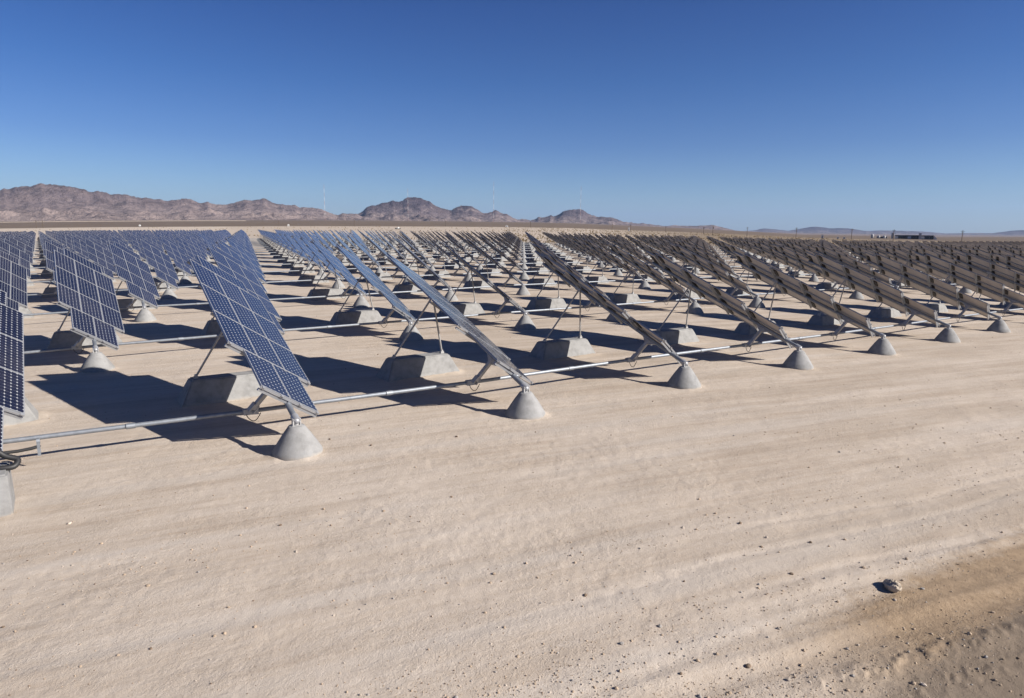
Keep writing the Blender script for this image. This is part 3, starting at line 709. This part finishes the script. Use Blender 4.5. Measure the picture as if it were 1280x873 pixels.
C_ = [(600, 284), (640, 277), (655, 274.5), (666, 274.4), (677, 271), (693, 270), (703, 263.8), (710, 262), (717, 261), (723, 260.6), (730, 262.5), (736, 266), (743, 269), (762, 271.8), (771, 274), (780, 277), (802, 279), (826, 282.4), (852, 281.6), (873, 282.4), (889, 281.4), (897, 283), (905, 285), (926, 289.6), (945, 293), (960, 296)]
D_ = [(820, 292), (880, 289.8), (912, 288.8), (926, 289), (944, 288), (950, 286.5), (956, 285.6), (970, 287), (986, 288.6), (1001, 286), (1018, 283.6), (1027, 284.5), (1036, 285.6), (1060, 285.6), (1084, 289), (1100, 288), (1120, 288.6), (1152, 289.5), (1182, 292), (1211, 291.4), (1241, 291.6), (1253, 290), (1265, 288.6), (1280, 287.7), (1310, 286), (1360, 289), (1420, 292), (1500, 290), (1600, 296)]
mountains('mountains', A_, 9500, 3300, 2500, mountain_mat('dusty_rock', (.31, .245, .222), (.235, .185, .175), (.165, .13, .13), .0011), 3.1, 900, 2.5)
mountains('mountains', B_, 10500, 3000, 2200, mountain_mat('dark_rock', (.275, .218, .20), (.175, .138, .137), (.085, .066, .074), .0013), 8.4, 750, 1.5)
mountains('mountains', C_, 11500, 3000, 2200, mountain_mat('brown_rock_range', (.27, .215, .197), (.185, .147, .143), (.11, .086, .092), .0013), 15.7, 800, 1.5)
mountains('mountains', D_, 23000, 5000, 3500, mountain_mat('far_rock', (.20, .165, .155), (.14, .115, .115), (.085, .07, .076), .0007), 22.2, 1700, 2.5)

# ------------------------------------------------------------------ far things: masts, poles, sheds, works, embankment
def at(px, r):
    a = bearing(px, 290)[0]; x, y = r*math.sin(a), r*math.cos(a); return x, y, float(height(x, y))
M_white = plain('white_paint', (.68, .68, .67), .6, 0, .05, 1); M_red = plain('red_paint', (.36, .20, .17), .6, 0, .05, 1)
M_tank = plain('weathered_white', (.34, .34, .345), .7, 0, .1, 1)
M_wood = plain('pole_wood', (.10, .075, .055), .9, 0, .2, 2); M_dark = plain('dark_cladding', (.055, .06, .07), .6, 0, .2, .2); M_roof = plain('pale_roof', (.48, .47, .46), .5, 0, .1, .3)
M_glass = plain('dark_glass', (.02, .025, .03), .15, 0, .1, 1)
for px, top, r, lab in ((407, 231, 3600, 'thin red and white guyed mast left of the dark peak'), (510.5, 236, 3900, 'thin pale guyed mast in front of the dark peak'), (617, 227, 3700, 'thin red and white mast behind the small dark knob'), (725, 233, 3800, 'thin mast rising over the brown peak right of centre')):
    x, y, z = at(px, r); h = EYE+r*math.tan(bearing(px, top)[1])-z
    t = empty('radio_mast', (x, y, z)); b = MB()
    ns = 9
    for k in range(ns): b.box((0, 0, h*(k+.5)/ns), (.38, .38, h/ns/2-.01), k % 2)
    obj('mast', b.mesh('mast', [M_red, M_white]), t)
    for k in range(3):
        b = MB(); an = k*2.094+.4
        for f in (.5, .93): b.tube([(0, 0, h*f), (math.cos(an)*h*.55*f, math.sin(an)*h*.55*f, 0)], .03, 4)
        obj('guy_wire', b.mesh('guy_wire', [M_steel2]), t)
    tag(t, lab, 'radio mast', 'radio masts before the mountains')
POLES = [(46, 275.5, 900, 0), (54.5, 275.5, 900, 1), (349, 276, 950, 0), (443, 275, 980, 0), (557, 276, 950, 0), (663, 277, 930, 0), (765, 279.5, 830, 0), (788, 281, 800, 0), (832, 282.5, 760, 0), (879.5, 284, 720, 0), (891, 281.5, 640, 1), (934, 284, 640, 0), (995.5, 284.5, 600, 0), (1065, 286, 580, 0), (1117.5, 287, 560, 0), (1203.5, 288, 530, 0)]
PW = ['beside its twin at the far left', 'the right one of the twins at the far left', 'below the left range', 'left of the dark peak', 'right of the dark peak', 'left of the brown peak', 'right of the brown peak', 'above a white box', 'below the end of the brown range', 'in the dip after the brown range', 'with a thick top in the dip', 'between the ranges', 'left of the far bluish hill', 'under the far bluish hill', 'before the dark works hall', 'alone near the right edge']
for (px, top, r, thick), wd in zip(POLES, PW):
    x, y, z = at(px, r); h = EYE+r*math.tan(bearing(px, top)[1])-z; a = math.atan2(x, y)
    b = MB(); b.tube([(0, 0, -1), (0, 0, h)], [.24, .17], 8); b.box((0, 0, h-.7), (1.2, .09, .1)); b.box((0, 0, h-1.7), (.8, .08, .09))
    if thick: b.box((.35, 0, h-2.6), (.3, .3, .6))
    o = obj('utility_pole', b.mesh('utility_pole', [M_wood])); o.location = (x, y, z); o.rotation_euler = (0, 0, -a+.2)
    tag(o, 'dark wooden utility pole '+wd, 'utility pole', 'utility poles behind the field')
def shed(px, r, wd, dp, h, lab):
    x, y, z = at(px, r); t = empty('shed', (x, y, z), -math.atan2(x, y))
    b = MB(); b.box((0, 0, h/2-.2), (wd/2, dp/2, h/2+.2)); obj('wall', b.mesh('wall', [M_white]), t)
    b = MB(); e = .2; k = h+wd*.16
    b.add([(-wd/2-e, -dp/2-e, h+.01), (wd/2+e, -dp/2-e, h+.01), (wd/2+e, dp/2+e, h+.01), (-wd/2-e, dp/2+e, h+.01), (0, -dp/2-e, k), (0, dp/2+e, k)], [(0, 1, 2, 3), (0, 4, 1), (2, 5, 3), (0, 3, 5, 4), (1, 4, 5, 2)]); obj('roof', b.mesh('roof', [M_roof]), t)
    b = MB(); b.box((0, -dp/2-.03, h*.35), (wd*.16, .03, h*.35)); obj('door', b.mesh('door', [M_dark]), t)
    tag(t, lab, 'shed', 'white sheds beyond the field')
shed(175.5, 1000, 2.2, 2.0, 1.9, 'small white shed on the plain below the left range')
shed(361, 900, 2.0, 2, 2.4, 'small white box shed left of the dark peak')
shed(633.5, 900, 3.2, 2.4, 2.2, 'small white shed behind the middle of the field')
shed(786, 760, 1.6, 1.6, 4.2, 'narrow white hut at the foot of a pole')
shed(1028.5, 800, 2.4, 2.4, 4.0, 'upright white hut under the far bluish hill')
shed(1048, 820, 2.2, 2.2, 2.0, 'low white hut, left one of a pair on the right plain')
shed(1056, 820, 2.4, 2.2, 2.0, 'low white hut, right one of a pair on the right plain')
def works():
    r = 1300; x, y, z = at(1143, r); z -= .3; t = empty('industrial_works', (x, y, z), -math.atan2(x, y)); s = r/F*.86
    def bx(name, x0, x1, d0, d1, h, mt, base=-1):
        b = MB(); b.box(((x0+x1)/2, (d0+d1)/2, (h+base)/2), ((x1-x0)/2, (d1-d0)/2, (h-base)/2)); return obj(name, b.mesh(name, [mt]), t)
    k = 1.27
    hall = bx('hall', -22*k, 22*k, 0, 26, 6.6, M_dark)
    for q in range(9):
        b = MB(); xx = (-20+q*5)*k; b.box((xx, -.06, 3.0), (2.4, .06, 1.9)); o = obj('bay_door', b.mesh('bay_door', [M_glass if q % 3 else M_roof]), hall)
    b = MB(); b.box((0, 13, 6.85), (22.4*k, 13.4, .22)); obj('roof', b.mesh('roof', [M_roof]), t)
    b = MB(); b.add([(22.4*k, 0, -1), (26*k, 0, -1), (26*k, 20, -1), (22.4*k, 20, -1), (22.4*k, 0, 6.4), (22.4*k, 20, 6.4), (26*k, 0, 1.6), (26*k, 20, 1.6)], [(0, 1, 6, 4), (1, 2, 7, 6), (2, 3, 5, 7), (0, 4, 5, 3), (4, 6, 7, 5)]); obj('lean_to', b.mesh('lean_to', [M_roof]), t)
    for xx in (-24.5, 7.0):
        bx('tower', (xx-1.5)*k, (xx+1.5)*k, -4, -.1, 10.5, M_tank)
    for xx in (-34, -40): bx('annex', (xx-3.2)*k, (xx+3.2)*k, 0, 10, 4.0, M_dark)
    tag(t, 'long dark works hall with two white towers near the right edge', 'works building')
    for n, (px, h, lab) in enumerate(((1091, 8.5, 'tall white tank, leftmost beside the works hall'), (1099, 6, 'white tank second from the left beside the works hall'), (1106, 6, 'white tank nearest to the works hall'))):
        x, y, z = at(px, r-10); b = MB(); b.lathe([(2.2, -1), (2.2, h*.66), (1.6, h*.75), (.3, h*.8)], 16); o = obj('storage_tank', b.mesh('storage_tank', [M_tank])); o.location = (x, y, z)
        tag(o, lab, 'tank', 'white tanks by the works')
works()
def pickup():
    x, y, z = at(497.5, 620); t = empty('pickup_truck', (x, y, z), -math.atan2(x, y)+.35)
    b = MB(); b.box((0, 0, .75), (2.6, .95, .3)); b.box((-1.5, .9, 1.15), (1.05, .04, .12)); b.box((-1.5, -.9, 1.15), (1.05, .04, .12)); obj('body', b.mesh('body', [M_dark]), t)
    b = MB(); b.add([(-.5, -.88, 1.05), (1.3, -.88, 1.05), (1.3, .88, 1.05), (-.5, .88, 1.05), (-.3, -.75, 1.85), (.75, -.75, 1.85), (.75, .75, 1.85), (-.3, .75, 1.85)], [(4, 5, 6, 7), (0, 1, 5, 4), (1, 2, 6, 5), (2, 3, 7, 6), (3, 0, 4, 7)]); obj('cab', b.mesh('cab', [M_white]), t)
    for sy in (-.9, .9):
        for sx in (-1.6, 1.65):
            b = MB(); b.tube([(sx, sy-.1, .38), (sx, sy+.1, .38)], .38, 14); obj('wheel', b.mesh('wheel', [M_black]), t)
    tag(t, 'tiny dark pickup with white cab parked behind the field, below the dark peak', 'pickup')
pickup()
def embankment():
    pts = []
    for px in np.arange(-60, 310, 8.):
        a = bearing(px, 285)[0]; r = 3300/max(math.cos(a-R(5)), .2); x, y = r*math.sin(a), r*math.cos(a); pts.append((x, y, float(height(x, y))))
    V = []; Q = []
    for x, y, z in pts:
        n = math.hypot(x, y); ux, uy = x/n, y/n
        for d, h in ((-9, -1), (-3, 1.5), (3, 1.5), (9, -1)): V.append((x+ux*d, y+uy*d, z+h))
    for k in range(len(pts)-1):
        for q in range(3): Q.append((k*4+q, k*4+q+1, k*4+q+5, k*4+q+4))
    o = obj('embankment', np_mesh('embankment', np.array(V), np.array(Q), [M_berm], False)); tag(o, kind='structure')
embankment()

# ------------------------------------------------------------------ haze: the desert air between here and the ranges
def haze():
    b = MB(); b.box((0, 0, 520), (42000, 42000, 1060))
    me = b.mesh('haze', []); mt = bpy.data.materials.new('haze'); mt.use_nodes = True; n = mt.node_tree; n.nodes.clear()
    out = n.nodes.new('ShaderNodeOutputMaterial'); v = n.nodes.new('ShaderNodeVolumePrincipled')
    v.inputs['Density'].default_value = 1.8e-5; v.inputs['Color'].default_value = (.40, .58, .95, 1); v.inputs['Anisotropy'].default_value = .1
    n.links.new(v.outputs[0], out.inputs['Volume']); me.materials.append(mt)
    tag(obj('haze', me), 'thin bluish desert air before the mountains', 'haze', kind='stuff')
haze()
